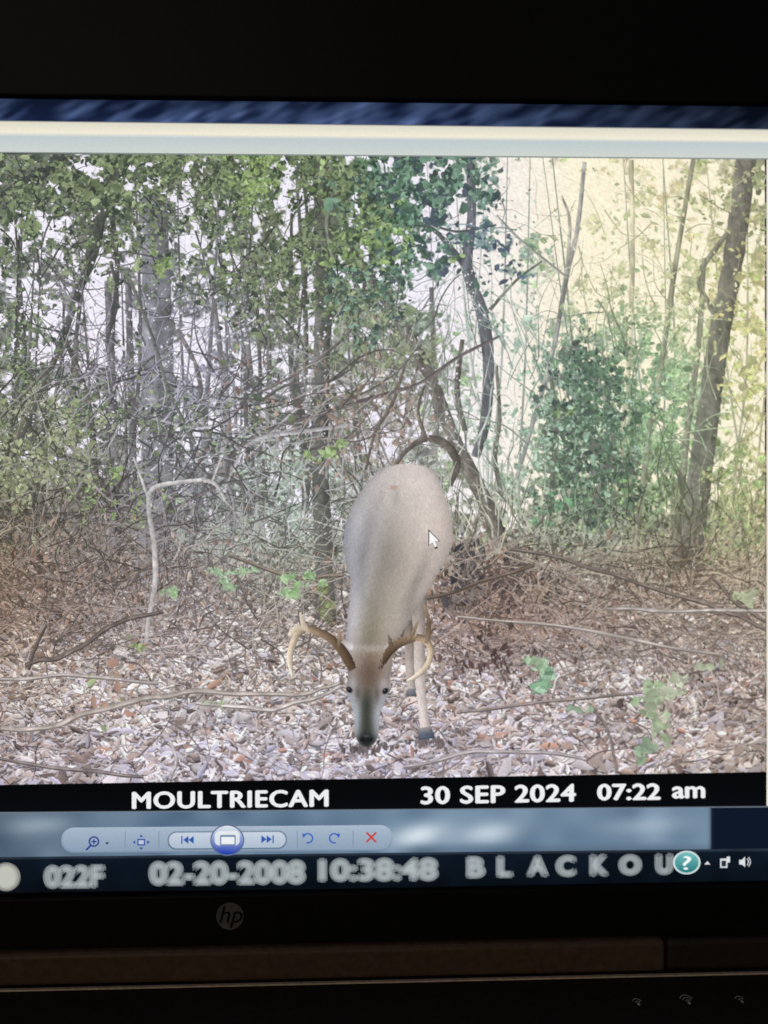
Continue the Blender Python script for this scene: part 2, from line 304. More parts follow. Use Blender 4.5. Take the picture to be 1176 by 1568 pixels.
clump('undergrowth_leaves',[(440,760,50,50,500,4,[(182,198,186),(160,180,164),(204,212,207)]),(380,830,60,30,300,4,[(172,192,172),(190,198,188)]),(90,640,60,30,240,4,[(186,188,162),(152,158,124)]),(600,660,40,40,200,4,[(188,180,170),(154,146,136)])],dep=.1315,sc=.75,nm=1.5)
# bright flecks of sky seen between leaves
nf=9000; x=rng.uniform(PX0,760,nf); y=rng.uniform(242,720,nf); dn=fbm(x,y,(34,12),720); k=(dn>.52)&(rng.random(nf)<.25+bil(S,x,y)*1.6); x,y=x[k],y[k]; nf=len(x)
a_=1.5*np.exp(rng.normal(size=nf)*.4); A=Acc(); leaves(A,x,y,a_,a_*.7,rng.uniform(0,6.28,nf),skyc(x,y)*(1-np.abs(jit(nf,.07))),.15+rng.uniform(0,.05,nf),tip=0); build('sky_gaps',A)
# ------------------------------------------------------------------ ground litter
def litter(name,n,y0,y1,dep0,dep1,pal,w,scale=1.,box=(PX0,PX1)):
    y=y0+(y1-y0)*rng.random(n)**.85; x=rng.uniform(box[0],box[1],n)
    s=(2.0+(y-830)/365*5.0)*scale*np.exp(rng.normal(size=n)*.45)
    p=np.array(pal,float); j=rng.choice(len(p),size=n,p=np.array(w)/sum(w))
    cl=fbm(x,y*1.8,(45,16),300)
    base=Fc(x,y)/np.array([168,157,154.])
    c=p[j]*base*(.72+.60*cl)[:,None]*(1+jit(n,.05))
    a=s; b=s*rng.uniform(.16,.46,n); an=rng.normal(size=n)*.75
    A=Acc(); order=dep0+(dep1-dep0)*((y-y0)/(y1-y0)*.6+rng.random(n)*.4)
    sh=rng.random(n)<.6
    leaves(A,(x+.6)[sh],(y+1+s*.14)[sh],a[sh],b[sh],an[sh],(c*.54)[sh],(order-.004)[sh],tip=0)  # darker offset copy of each leaf, painted as its shadow
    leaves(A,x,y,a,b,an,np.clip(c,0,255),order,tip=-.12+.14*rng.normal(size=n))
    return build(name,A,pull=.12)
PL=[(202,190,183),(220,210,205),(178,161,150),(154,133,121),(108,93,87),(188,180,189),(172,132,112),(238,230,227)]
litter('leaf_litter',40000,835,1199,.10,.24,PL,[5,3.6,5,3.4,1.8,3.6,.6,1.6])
def hang(name,n,cx,cy,rx,ry,pal,sz,dep):
    A=Acc(); x=cx+rng.normal(size=n)*rx; y=cy+rng.normal(size=n)*ry
    c=np.array(pal,float)[rng.integers(len(pal),size=n)]*(1+jit(n,.1)); a=sz*.8*np.exp(rng.normal(size=n)*.35)
    leaves(A,x,y,a,a*rng.uniform(.25,.5,n),1.57+rng.normal(size=n)*.5,np.clip(c,0,255),dep+rng.uniform(0,.03,n)); return build(name,A,pull=.12)
BR=[(168,142,128),(136,108,96),(80,67,62),(192,170,157),(58,52,52),(154,125,108)]
hang('dry_shrub',800,750,910,48,34,BR,7,.25)
hang('dry_shrub',380,860,930,50,24,BR,6,.25)
hang('dry_shrub',300,718,885,14,28,[(52,52,60),(74,70,76),(124,116,112)],6,.27)
hang('dry_shrub',200,780,890,14,20,[(60,54,58),(90,78,76)],6,.27)
hang('dry_shrub',800,60,885,120,44,[(144,118,104),(114,93,82),(174,150,136),(90,76,70)],6,.25)
hang('dry_shrub',450,300,880,110,32,[(150,132,122),(120,102,94),(186,172,164)],5,.25)
hang('dry_shrub',300,640,870,100,30,BR,5,.2)
hang('dry_shrub',520,1070,890,90,28,[(162,134,118),(134,110,96),(192,170,150),(108,88,78)],5,.25)
hang('dry_shrub',150,430,640,60,70,[(150,128,118),(124,104,95)],5,.2)
hang('dry_shrub',220,560,640,50,70,[(165,143,130),(132,113,102)],5,.2)
hang('dry_shrub',500,-250,880,120,40,[(142,118,105),(116,96,86),(170,148,136)],6,.25)
twigs('brush_pile',1200,(PX0,480,800,1000),(30,150),(1,3.2),[(1.24,1.22,1.22),(.6,.58,.56),(1.12,1.1,1.08),(.75,.71,.69)],.28,bias=-.7,bs=.85,mult=True,curv=.35)
twigs('brush_pile',700,(660,1168,840,1000),(40,170),(1,2.8),[(1.22,1.2,1.17),(.6,.56,.54),(.8,.76,.72),(1.14,1.12,1.1)],.28,bias=.25,bs=.6,mult=True,curv=.35)
twigs('dry_stems',280,(640,1168,780,930),(40,110),(1,3),[(1.2,1.18,1.14),(.6,.56,.54)],.27,bias=-1.57,bs=.4,mult=True,curv=.3)
twigs('fallen_twigs',420,(PX0,1168,990,1190),(20,110),(1.2,3.6),[(1.2,1.19,1.19),(.66,.62,.61),(1.08,1.05,1.03),(.82,.77,.74)],.3,bias=0,bs=.7,mult=True,curv=.35)
A=Acc()
for pts,c in [([(0,1112,6),(90,1100,6),(190,1076,7),(300,1062,6),(460,1062,4),(520,1050,3)],(192,180,172)),([(40,1012,5),(110,985,6),(180,955,5),(250,932,4)],(108,97,93)),
 ([(560,930,2),(690,905,3),(820,858,4)],(110,95,88)),([(780,835,3),(900,870,4),(1020,900,4),(1110,930,5),(1176,965,4)],(128,115,108)),([(930,930,3),(1050,940,4),(1176,930,4)],(194,187,182)),
 ([(300,1080,4),(420,1085,5),(500,1062,4),(530,1050,2)],(202,193,189)),([(900,1080,3),(930,1120,4),(945,1180,5)],(130,117,112)),([(70,955,3),(60,990,4),(45,1020,4)],(92,84,80)),
 ([(700,940,2),(900,960,3),(1100,1000,3)],(202,192,184)),([(700,1090,2),(840,1078,3),(980,1060,2)],(156,143,138)),([(1090,880,3),(1130,930,4),(1176,950,3)],(112,102,95)),([(0,1040,3),(130,1035,4),(240,1050,3)],(196,186,183)),
 ([(262,1130,4),(268,1160,5),(262,1195,5)],(208,200,204)),([(620,1170,3),(760,1150,4),(900,1160,3)],(194,185,188)),([(350,850,3),(450,880,4),(530,880,3)],(142,128,116)),([(0,1165,3),(120,1176,4),(220,1190,3)],(144,132,131))]:
    q=smooth([(x+rng.normal()*2,y+rng.normal()*3,w) for x,y,w in pts],3); q[:,1]+=rng.normal(size=len(q))*1.6; q=[tuple(v) for v in q]
    strip(A,q,np.array(c)*.6,.335,k=4,nx=3); A.V[-1][:,1]+=2.5  # darkened copy shifted down, the stick's painted shadow
    strip(A,q,c,.345,k=4,nx=4,var=.07,side=.16,rough=.14,blot=.4)
build('fallen_sticks',A,pull=.18)
clump('moss',[(498,925,9,20,260,3,[(114,126,80),(92,105,68),(134,145,98)])],dep=.21,holes=False)
sd=dict(dep=.36,holes=False,pull=.28,sc=.6,nm=1.4)
clump('seedling',[(825,1045,13,11,18,14,[(126,176,138),(108,156,118),(155,196,162)]),(832,1010,22,8,20,10,[(158,192,154),(136,174,130)])],**sd)
clump('seedling',[(450,893,24,12,70,7,[(146,186,128),(124,168,104),(170,204,152)]),(255,905,16,10,20,6,[(165,203,154),(146,186,132)]),(350,880,30,12,80,5,[(162,196,154),(146,182,136)])],**sd)
clump('seedling',[(985,1100,36,34,44,11,[(154,178,138),(130,160,118),(172,190,156),(146,162,130)]),(1060,1050,50,14,40,10,[(167,185,148),(186,198,168)]),(1000,1060,24,14,20,10,[(154,182,138)]),(880,1082,14,6,7,11,[(136,170,138)]),(985,1160,12,16,12,11,[(132,162,130)]),(1140,910,20,10,16,9,[(170,182,148)])],**sd)
clump('seedling',[(215,990,16,8,10,7,GB),(150,1070,60,40,8,6,GB),(320,1075,14,8,6,6,GB),(180,1045,60,30,12,7,[(170,130,110),(184,144,122)])],**sd)
hang('litter_shade',70,740,1010,50,16,[(72,56,56),(94,72,70),(80,66,64)],6,.35)  # dark flakes painted as shade in gaps between litter leaves
hang('litter_shade',180,300,1060,420,60,[(92,80,78),(108,95,92)],5,.25)
hang('litter_shade',160,900,1060,300,60,[(92,80,78),(108,95,92)],5,.25)
# ------------------------------------------------------------------ deer
tab=np.array([(711,612,632),(713,600,646),(717,590,656),(726,576,664),(740,562,672),(758,549,680),(778,539,687),(800,531,691),(822,527,693),(842,528,688),(862,532,678),(882,537,666),(905,538,653),(930,536,638),(955,533,622),(978,530,607),(992,530,601),(1005,531,600),(1020,533,599),(1034,535,596),(1046,532,596),(1056,531,595),(1064,533,592),(1072,538,588),(1085,541,583),(1100,543,580),(1115,544,580),(1126,545,579),(1134,547,576),(1139,551,572),(1142,556,567)],float)
yy=np.concatenate([np.linspace(711,740,24,endpoint=False),np.linspace(740,1142,260)]); nc=71
xl=np.interp(yy,tab[:,0],tab[:,1]); xr=np.interp(yy,tab[:,0],tab[:,2])
ker=np.array([1,2,3,4,3,2,1.]);ker/=ker.sum()
def sm(a): return np.convolve(np.pad(a,3,mode='edge'),ker,'valid')
xl=sm(xl); xr=sm(xr); u=np.sin(np.linspace(-1,1,nc)*math.pi/2)
Xd=(xl+xr)[:,None]/2+(xr-xl)[:,None]/2*u; Yd=yy[:,None]+0*Xd
Xd[:,0]+=rng.normal(size=len(yy))*.6; Xd[:,-1]+=rng.normal(size=len(yy))*.6
bulf=lambda Y,UQ: np.interp(Y,[711,730,800,900,980,1050,1142],[0.1,.5,.9,.7,.6,.55,.2])*np.sqrt(np.clip(1-UQ**2,0,1))
def ci(y,ys,cs): return np.stack([np.interp(y,ys,np.array(cs,float)[:,k]) for k in range(3)],-1)
def G(x,y,cx,cy,rx,ry): return np.exp(-((x-cx)/rx)**2-((y-cy)/ry)**2)[...,None]
def deercol(Xd,Yd,UU):  # coat colour with shading painted in: flanks, creases, darkened edges
    ys=[711,760,820,880,940,985,1010,1040,1070,1100,1142]
    left=ci(Yd,ys,[(202,194,192),(188,184,186),(174,175,186),(186,185,194),(206,204,211),(196,193,197),(182,171,165),(160,153,152),(196,200,212),(206,212,226),(160,165,174)])
    mid=ci(Yd,ys,[(208,197,192),(196,187,181),(184,175,168),(175,166,157),(170,161,148),(150,139,124),(130,111,97),(114,97,86),(98,91,82),(84,86,80),(46,50,48)])
    rig=ci(Yd,ys,[(210,199,195),(210,198,192),(206,192,185),(198,186,179),(184,174,168),(172,162,154),(168,154,145),(160,151,148),(186,188,197),(196,199,210),(155,160,168)])
    a=np.clip(-UU,0,1)[...,None]**1.1; b=np.clip(UU,0,1)[...,None]**1.1
    C=mid*(1-a-b)+left*a+rig*b
    def to(C,m,c): return C*(1-m)+np.array(c,float)*m
    xc=np.interp(Yd,[740,820,900,985],[606,592,576,562])
    st=(np.exp(-((Xd-xc)/15)**2)*np.clip((Yd-770)/160,0,1)*np.clip((1010-Yd)/25,0,1))[...,None]; C=to(C,.5*st,(112,106,90))
    xf=np.interp(Yd,[740,800,860,960],[588,566,554,551]); C=C*(1-.18*np.exp(-((Xd-xf)/10)**2)*np.clip(1-np.abs(Yd-850)/120,0,1))[...,None]
    xg=np.interp(Yd,[780,860,930],[674,650,622]); C=C*(1-.17*np.exp(-((Xd-xg)/9)**2)*np.clip(1-np.abs(Yd-890)/65,0,1))[...,None]
    C=C*(1+.07*G(Xd,Yd,655,790,24,50)); C=C*(1+.05*G(Xd,Yd,625,740,30,18)); C=C*(1-.10*G(Xd,Yd,598,850,20,50)); C=C*(1+.06*G(Xd,Yd,545,930,8,40))
    C=C*(1+.05*G(Xd,Yd,545,800,10,30)); C=C*(1-.07*G(Xd,Yd,628,930,12,24))
    C=C*(1-.17*np.abs(UU)**6)[...,None]
    tm=G(Xd,Yd,603,747,6,3.2); C=to(C,.6*tm,(170,120,102)); C=C*(1-.10*G(Xd,Yd,606,762,5,14))
    C=to(C,.45*G(Xd,Yd,566,992,24,6),(208,200,196))
    C=to(C,.6*G(Xd,Yd,564,1030,17,17),(98,80,70))
    C=to(C,.55*G(Xd,Yd,541,1044,6,8),(192,188,190)); C=to(C,.55*G(Xd,Yd,587,1045,6,8),(188,182,181))
    C=to(C,.6*G(Xd,Yd,548,1061,4,11),(88,80,76)); C=to(C,.6*G(Xd,Yd,577,1062,4,11),(88,80,76))
    mz=np.clip((Yd-1050)/25,0,1); wb=np.interp(Yd,[1050,1090,1125],[10,8,10])
    C=to(C,(mz*np.exp(-((Xd-561)/wb)**2)*.85)[...,None],(60,64,58))
    C=to(C,np.clip(1.25*G(Xd,Yd,561,1131,13,8),0,1),(34,37,38)); C=to(C,.6*G(Xd,Yd,554,1132,3,2.2),(10,10,12)); C=to(C,.6*G(Xd,Yd,568,1132,3,2.2),(10,10,12)); C=to(C,.55*G(Xd,Yd,561,1126,5,1.6),(126,132,136))
    return C
UU=0*Xd+u; Cd=deercol(Xd,Yd,UU)
fur=fbm(Xd*1.6,Yd*.45,(6,3,1.6),400); fl=fbm(Xd,Yd,(30,14),410)
Cd*=(1+.09*(fur-.5)+.08*(fl-.5)+.012*rng.normal(size=Xd.shape))[...,None]
m,n=Xd.shape; idx=np.arange(m*n).reshape(m,n)
A=Acc(); A.add(np.stack([Xd,Yd,.50+bulf(Yd,UU)],2).reshape(-1,3),np.stack([idx[:-1,:-1],idx[1:,:-1],idx[1:,1:],idx[:-1,1:]],2).reshape(-1,4),Cd.reshape(-1,3))
deer=build('deer',A)
nh=7000; hy=rng.uniform(716,1120,nh); hu=np.sin(rng.uniform(-1,1,nh)*1.54)
hxl=np.interp(hy,yy,xl);hxr=np.interp(hy,yy,xr); hx=(hxl+hxr)/2+(hxr-hxl)/2*hu
hc=deercol(hx,hy,hu)*(1+jit(nh,.022)); A=Acc()
hl=np.interp(hy,[716,980,1120],[3.6,3.2,1.8])*np.exp(rng.normal(size=nh)*.3)
leaves(A,hx,hy,hl,hl*.18+.2,1.57+hu*-.35+rng.normal(size=nh)*.25,hc,.50+bulf(hy,hu)+.03+rng.uniform(0,.02,nh),tip=.01)
build('coat_hair',A,parent=deer)
def part(name,pts,cols,dep,nx=9,side=.1,bulge=.12,var=.03,rough=.0,k=10,blot=.08):
    A=Acc(); strip(A,pts,None,dep,k=k,nx=nx,var=var,side=side,bulge=bulge,cols=cols,rough=rough,blot=blot); return build(name,A,parent=deer)
LG=[(146,136,128),(172,160,153),(206,193,188),(214,203,200),(208,195,192)]
part('front_leg_right',[(632,890,44),(639,922,30),(641,955,20),(642,990,17),(643,1022,18.5),(644,1048,14.5),(647,1080,13.5),(650,1105,15),(652,1120,21)],LG,.42,side=.16)
part('front_leg_left',[(618,926,26),(625,965,17),(627,1000,14),(628,1030,14),(630,1058,12.5)],[(106,96,90),(146,135,126),(176,165,160),(186,176,172)],.40,side=.16)
part('chest_shadow',[(602,930,28),(612,955,22),(606,985,12)],[(112,103,95),(98,90,80),(116,108,98)],.41)
part('hoof_right',[(651,1113,18),(652,1123,24),(653,1131,26)],[(156,148,148),(96,104,120),(76,86,104)],.45,var=.06)
part('hoof_left',[(630,1054,12),(630,1066,15)],[(140,140,145),(92,94,104)],.42)
AN=[(84,68,54),(106,87,70),(154,133,112),(202,185,163),(226,213,196)]
part('antler_left',[(541,1024,15),(531,1006,15),(520,990,14),(505,976,13),(488,967,12),(470,962,12),(456,970,11),(448,988,10),(444,1010,9),(448,1034,4)],AN,.9,nx=7,side=.25)
part('antler_tine_1',[(474,967,10),(465,955,8),(460,937,3)],[(190,172,150),(226,214,196)],.92,nx=5)
part('antler_tine_2',[(470,963,11),(452,962,9),(443,973,6)],[(200,184,162),(226,214,198)],.91,nx=5)
part('antler_tine_3',[(518,990,9),(520,976,7),(518,962,3)],[(118,98,80),(176,158,138)],.92,nx=5)
part('antler_right',[(577,1026,15),(588,1006,15),(600,992,14),(616,982,13),(634,976,12),(650,979,11),(659,993,10),(656,1013,9),(643,1030,8),(624,1042,4)],AN,.9,nx=7,side=.25)
part('antler_tine_4',[(652,984,10),(656,965,8),(655,945,6),(649,926,3)],[(150,130,110),(106,88,72),(166,148,130)],.92,nx=5)
part('antler_tine_5',[(600,996,10),(597,981,8),(592,966,3)],[(96,80,64),(142,124,104)],.92,nx=5)
part('antler_tine_6',[(628,980,8),(634,964,6),(640,950,3)],[(120,102,85),(164,146,126)],.92,nx=5)
part('ear_left',[(554,1000,7),(544,992,14),(533,985,11),(523,977,3)],[(160,148,140),(210,204,206),(200,194,196),(150,140,132)],.85,nx=7)
part('ear_right',[(574,1000,7),(584,992,14),(594,986,11),(604,978,3)],[(152,140,130),(198,190,188),(188,178,174),(140,128,120)],.85,nx=7)
t=np.linspace(0,2*math.pi,20,endpoint=False)
for nm,ex,ey,s in(('eye_left',535,1055,1),('eye_right',590,1057,-1)):
    A=Acc()
    for rx,ry,c,dz,ox,oy in((5.4,5.0,(92,84,80),1.0,0,0),(3.8,4.0,(36,35,42),1.02,0,0),(.9,.8,(120,126,142),1.04,-1,-1.4)):  # the last small disc is a painted catchlight
        A.add(np.stack([ex+ox+rx*np.cos(t),ey+oy+ry*np.sin(t)+s*.25*rx*np.cos(t),0*t+dz],1),[list(range(20))],np.tile([c],(20,1)))
    build(nm,A,parent=deer)
hang('litter_shade',60,562,1146,22,3,[(86,78,78),(110,100,102)],6,.36); hang('litter_shade',44,655,1137,18,3,[(92,82,82),(108,98,100)],5,.36)  # dark flakes painted as the deer's shadow under muzzle and hoof
# ------------------------------------------------------------------ laptop (frame, interface)
lap=empty('laptop')
def rowy(yl,yr,x): return yl+(yr-yl)*x/1176.0
def band(acc,x0,x1,l0,r0,l1,r1,c0,c1,dep):
    acc.add([(x0,rowy(l0,r0,x0),dep),(x1,rowy(l0,r0,x1),dep),(x1,rowy(l1,r1,x1),dep),(x0,rowy(l1,r1,x0),dep)],[(0,3,2,1)],[c0,c0,c1,c1])
DX0,DX1=-860,1262
A=Acc()
band(A,PX0-60,1250,189,202,205,217,(222,218,202),(242,236,216),1.05)
band(A,PX0-60,1250,205,217,211,222,(242,236,216),(196,206,208),1.05)
band(A,PX0-60,1250,211,222,235,245,(192,203,207),(208,214,208),1.05)
band(A,PX0-60,1250,235,245,237,247,(120,130,130),(140,150,145),1.055)
band(A,PX0-60,1250,187,200,189,202,(40,50,70),(190,190,185),1.055)
band(A,PX0-60,PX0,237,247,1243,1233,(235,235,235),(235,235,235),1.05)
band(A,1171,1250,237,247,1236,1232,(236,232,220),(236,228,214),1.05)
band(A,PX0,1171,1200,1180,1243,1233,(7,8,10),(10,11,14),1.06)
band(A,PX0-60,1250,1241,1232,1243,1234,(60,70,80),(130,140,150),1.065)
build('viewer_window',A,M_UI,lap)
def gsheet(name,x0,x1,l0,r0,l1,r1,fn,dep,nx=500,ny=24):
    xs=np.linspace(x0,x1,nx); t=np.linspace(0,1,ny); X=np.tile(xs,(ny,1)); a=rowy(l0,r0,X); b=rowy(l1,r1,X); Y=a+(b-a)*t[:,None]
    return sheet(name,X,Y,np.clip(fn(X,Y,t[:,None]+0*X),0,255),dep,M_UI,lap)
def topwall(X,Y,t):
    n=fbm(X+Y*1.4,Y*1.1,(60,28,14),500); n=np.clip((n-.33)*2.0,0,1)[...,None]
    return (np.array([20,30,56.])*(1-n)+np.array([92,114,160.])*n)*(1-.5*np.clip((X-650)/500,0,1))[...,None]*(.75+.35*t[...,None])
gsheet('desktop_band',DX0,DX1,150,164,190,203,topwall,1.0)
def ctrl(X,Y,t):
    n=fbm(X,Y,(90,40),520)[...,None]
    c=np.array([66,92,118.])*(1-n)+np.array([146,168,188.])*n
    c=c*(1-.30*np.clip((250-X)/300,0,1))[...,None]
    for (bx,by,rx,ry,k) in [(640,1277,38,20,.9),(745,1274,46,18,.7),(60,1262,50,14,.35),(985,1262,60,14,.3)]:
        g=(k*np.exp(-((X-bx+(Y-by)*.8)/rx)**2-((Y-by)/ry)**2))[...,None]; c=c*(1-g)+np.array([222,232,240.])*g
    g=np.clip((Y-1286)/14,0,1)[...,None]*np.clip((X-600)/40,0,1)[...,None]*.35; c=c*(1-g)+np.array([48,64,84.])*g
    o=np.clip((X-1083)/5,0,1)[...,None]; c=c*(1-o)+np.array([14,24,40.])*o
    return c
gsheet('control_bar',DX0,DX1,1243,1234,1312,1298,ctrl,1.0)
def task(X,Y,t):
    n=fbm(X,Y,(60,25),540)[...,None]; c=np.array([13,22,33.])*(.6+.9*n)
    return c*(1-.35*t[...,None])+np.where((t<.06)[...,None],26,0)
gsheet('taskbar',DX0,DX1,1310,1297,1364,1352,task,1.02)
def poly(acc,pts,c,dep): acc.add([(x,y,dep) for x,y in pts],[list(range(len(pts)))],[c]*len(pts))
def ell(cx,cy,rx,ry,n=40): return [(cx+rx*math.cos(i*2*math.pi/n),cy+ry*math.sin(i*2*math.pi/n)) for i in range(n)]
def rrect(x0,y0,x1,y1,r,sl=-.008):
    o=[]
    for cx,cy,a in((x1-r,y0+r,-90),(x1-r,y1-r,0),(x0+r,y1-r,90),(x0+r,y0+r,180)):
        for i in range(9):
            t=math.radians(a+i*11.25); px=cx+r*math.cos(t); o.append((px,cy+r*math.sin(t)+(px-350)*sl))
    return o
def gpoly(acc,pts,ct,cb,dep):
    ys=[p[1] for p in pts]; a,b=min(ys),max(ys); ct=np.array(ct,float);cb=np.array(cb,float)
    acc.add([(x,y,dep) for x,y in pts],[list(range(len(pts)))],[ct+(cb-ct)*((y-a)/(b-a)) for x,y in pts])
A=Acc()
gpoly(A,rrect(96,1263,601,1302,19),(176,190,206),(116,136,158),1.08); gpoly(A,rrect(98,1265,599,1300,17.5),(168,184,202),(138,158,180),1.09)
gpoly(A,rrect(258,1270,440,1298,13),(120,136,156),(100,118,140),1.10); gpoly(A,rrect(260,1272,438,1296,12),(202,212,226),(172,188,206),1.11)
poly(A,ell(349,1284,26,24),(96,112,140),1.12); gpoly(A,ell(349,1284,24,22),(226,232,238),(30,60,170),1.13)
gpoly(A,rrect(330,1270,368,1292,7),(228,234,238),(214,222,232),1.14); gpoly(A,rrect(338,1276,362,1292,2),(120,140,170),(120,140,170),1.15); gpoly(A,rrect(340,1279,360,1290,1),(236,240,242),(236,240,242),1.16)
bl=(48,90,170)
for s,cx in((-1,290),(1,409)):
    y=1283-(cx-350)*.008
    poly(A,[(cx-s*8,y-6),(cx-s*8,y+6),(cx,y)],bl,1.17); poly(A,[(cx,y-6),(cx,y+6),(cx+s*8,y)],bl,1.17)
    poly(A,[(cx+s*9,y-6),(cx+s*11,y-6),(cx+s*11,y+6),(cx+s*9,y+6)],bl,1.17)
def ring(acc,cx,cy,r,w,c,dep,a0=0,a1=360):
    n=30; P=[];Fq=[]
    for i in range(n+1):
        t=math.radians(a0+(a1-a0)*i/n); P+= [(cx+(r-w/2)*math.cos(t),cy+(r-w/2)*math.sin(t),dep),(cx+(r+w/2)*math.cos(t),cy+(r+w/2)*math.sin(t),dep)]
        if i<n: Fq.append((2*i,2*i+1,2*i+3,2*i+2))
    acc.add(P,Fq,[c]*len(P))
ring(A,146,1286,7,2.4,(44,66,140),1.17); poly(A,[(140,1291),(142,1293),(135,1300),(133,1298)],(44,66,140),1.17)
poly(A,[(142,1285),(150,1285),(150,1287),(142,1287)],(44,66,140),1.17); poly(A,[(145,1282),(147,1282),(147,1290),(145,1290)],(44,66,140),1.17)
poly(A,[(163,1287),(169,1287),(166,1291)],(40,50,80),1.17)
for dx,dy in((-1,0),(1,0),(0,-1),(0,1)):
    cx,cy=218+dx*10,1287+dy*9; poly(A,[(cx-dy*3-dx*1,cy-dx*3-dy*1),(cx+dy*3-dx*1,cy+dx*3-dy*1),(cx+dx*3,cy+dy*3)],(50,80,160),1.17)
poly(A,[(212,1282),(224,1282),(224,1292),(212,1292)],(50,80,160),1.165); poly(A,[(214,1284),(222,1284),(222,1290),(214,1290)],(190,202,218),1.17)
ring(A,472,1281,7,2.2,(50,96,190),1.17,-150,110); poly(A,[(463,1274),(470,1274),(465,1281)],(50,96,190),1.175)
ring(A,512,1281,7,2.2,(50,96,190),1.17,70,330); poly(A,[(521,1274),(514,1274),(519,1281)],(50,96,190),1.175)
poly(A,[(560,1273),(562,1271),(577,1286),(575,1288)],(196,60,54),1.17); poly(A,[(575,1271),(577,1273),(562,1288),(560,1286)],(196,60,54),1.175)
for xx in(193,244,455,540): poly(A,[(xx,1270),(xx+1.5,1270),(xx+1.5,1296),(xx,1296)],(130,148,170),1.10)
poly(A,ell(1049,1318,21,18),(205,222,222),1.17); gpoly(A,ell(1049,1318,18,15.5),(120,190,188),(40,120,124),1.18)
poly(A,[(1076,1321),(1085,1321),(1080.5,1316)],(225,228,230),1.17)
for q in [[(1100,1312),(1111,1312),(1111,1326),(1100,1326)],[(1110,1309),(1115,1309),(1115,1318),(1110,1318)],[(1129,1314),(1133,1314),(1138,1309),(1138,1325),(1133,1321),(1129,1321)]]: poly(A,q,(222,226,230),1.17)
poly(A,[(1102,1315),(1109,1315),(1109,1324),(1102,1324)],(40,50,60),1.18)
ring(A,1136,1317,7,1.3,(215,220,225),1.17,-45,45); ring(A,1136,1317,10,1.3,(215,220,225),1.17,-45,45)
build('interface_icons',A,M_UI,lap)
def ptr(s,ox,oy):
    P=[(0,0),(0,23),(5.2,18.2),(9,26.5),(12.6,24.8),(9,16.8),(16,16.4)]; cx,cy=5.5,13.5
    return [(ox+cx+(x-cx)*s,oy+cy+(y-cy)*s) for x,y in P]
A=Acc()
def fan(acc,P,c,dep): acc.add([(x,y,dep) for x,y in P],[(0,1,2),(0,2,5),(2,3,4),(2,4,5),(0,5,6)],[c]*7)
fan(A,ptr(1.16,656,812),(60,60,66),1.6); fan(A,ptr(.92,656.2,812.2),(246,246,248),1.62)
build('mouse_pointer',A,M_UI,lap)
def text(name,s,x0,x1,y0,y1,col,dep,mat=M_UI,bold=.0,sl=0.0,offs=((0,0),),spacing=1.0,parent=lap):
    cu=bpy.data.curves.new(name,'FONT'); cu.body=s; cu.offset=bold; cu.space_character=spacing; cu.resolution_u=4
    to=bpy.data.objects.new(name+'_t',cu); bpy.context.collection.objects.link(to); bpy.context.view_layer.update()
    dg=bpy.context.evaluated_depsgraph_get(); me=to.evaluated_get(dg).to_mesh()
    V=np.array([v.co[:] for v in me.vertices]); Fq=[list(p.vertices) for p in me.polygons]
    to.evaluated_get(dg).to_mesh_clear(); bpy.data.objects.remove(to)
    mn=V.min(0);mx=V.max(0)
    X=x0+(V[:,0]-mn[0])/(mx[0]-mn[0])*(x1-x0); Y=y1-(V[:,1]-mn[1])/(mx[1]-mn[1])*(y1-y0)+(X-x0)*sl
    A=Acc()
    for i,(ox,oy) in enumerate(offs):
        A.V.append(np.stack([X+ox,Y+oy,0*X+dep+i*.004],1)); A.C.append(np.tile(np.array(col,float),(len(X),1)))
        A.F.extend([[k+A.n for k in f] for f in Fq]); A.n+=len(X)
    return build(name,A,mat,parent)
BO=[(-1.5,0),(-.5,.6),(.5,-.6),(1.5,0),(0,.9),(0,-.9)]
text('caption_text','MOULTRIECAM',205,502,1211,1236,(238,238,240),1.1,sl=-.012,offs=BO,spacing=1.08)
text('date_text','30 SEP 2024',645,879,1203,1229,(238,238,240),1.1,sl=-.018,offs=BO,spacing=1.05)
text('time_text','07:22',914,1008,1199,1223,(238,238,240),1.1,sl=-.01,offs=BO)
text('time_suffix_text','am',1028,1076,1203,1220,(238,238,240),1.1,sl=-.01,offs=BO)
text('help_text','?',1043,1056,1308,1329,(240,248,248),1.2)
of=[(4.4*math.cos(i*1.047+.3),3.4*math.sin(i*1.047+.3)) for i in range(6)]
for i,(s,a,b,c,d) in enumerate([('022F',72,160,1324,1356),('02-20-2008',232,466,1318,1352),('10:38:48',490,668,1314,1346),('B',716,740,1311,1340),('L',762,782,1310,1339),('A',808,836,1309,1338),('C',852,878,1309,1338),('K',904,928,1308,1337),('O',948,978,1308,1336),('U',1004,1026,1307,1335)]):
    text('wallpaper_text_%d'%i,s,a,b,c,d,(196,206,210),1.06,mat=M_SOFT,bold=.02,offs=of,sl=-.01)
A=Acc()
for i,(ox,oy) in enumerate(of): poly(A,[(x+ox,y+oy) for x,y in ell(12,1340,18,19)],(214,216,205),1.06+i*.004)
build('wallpaper_moon',A,M_SOFT,lap)
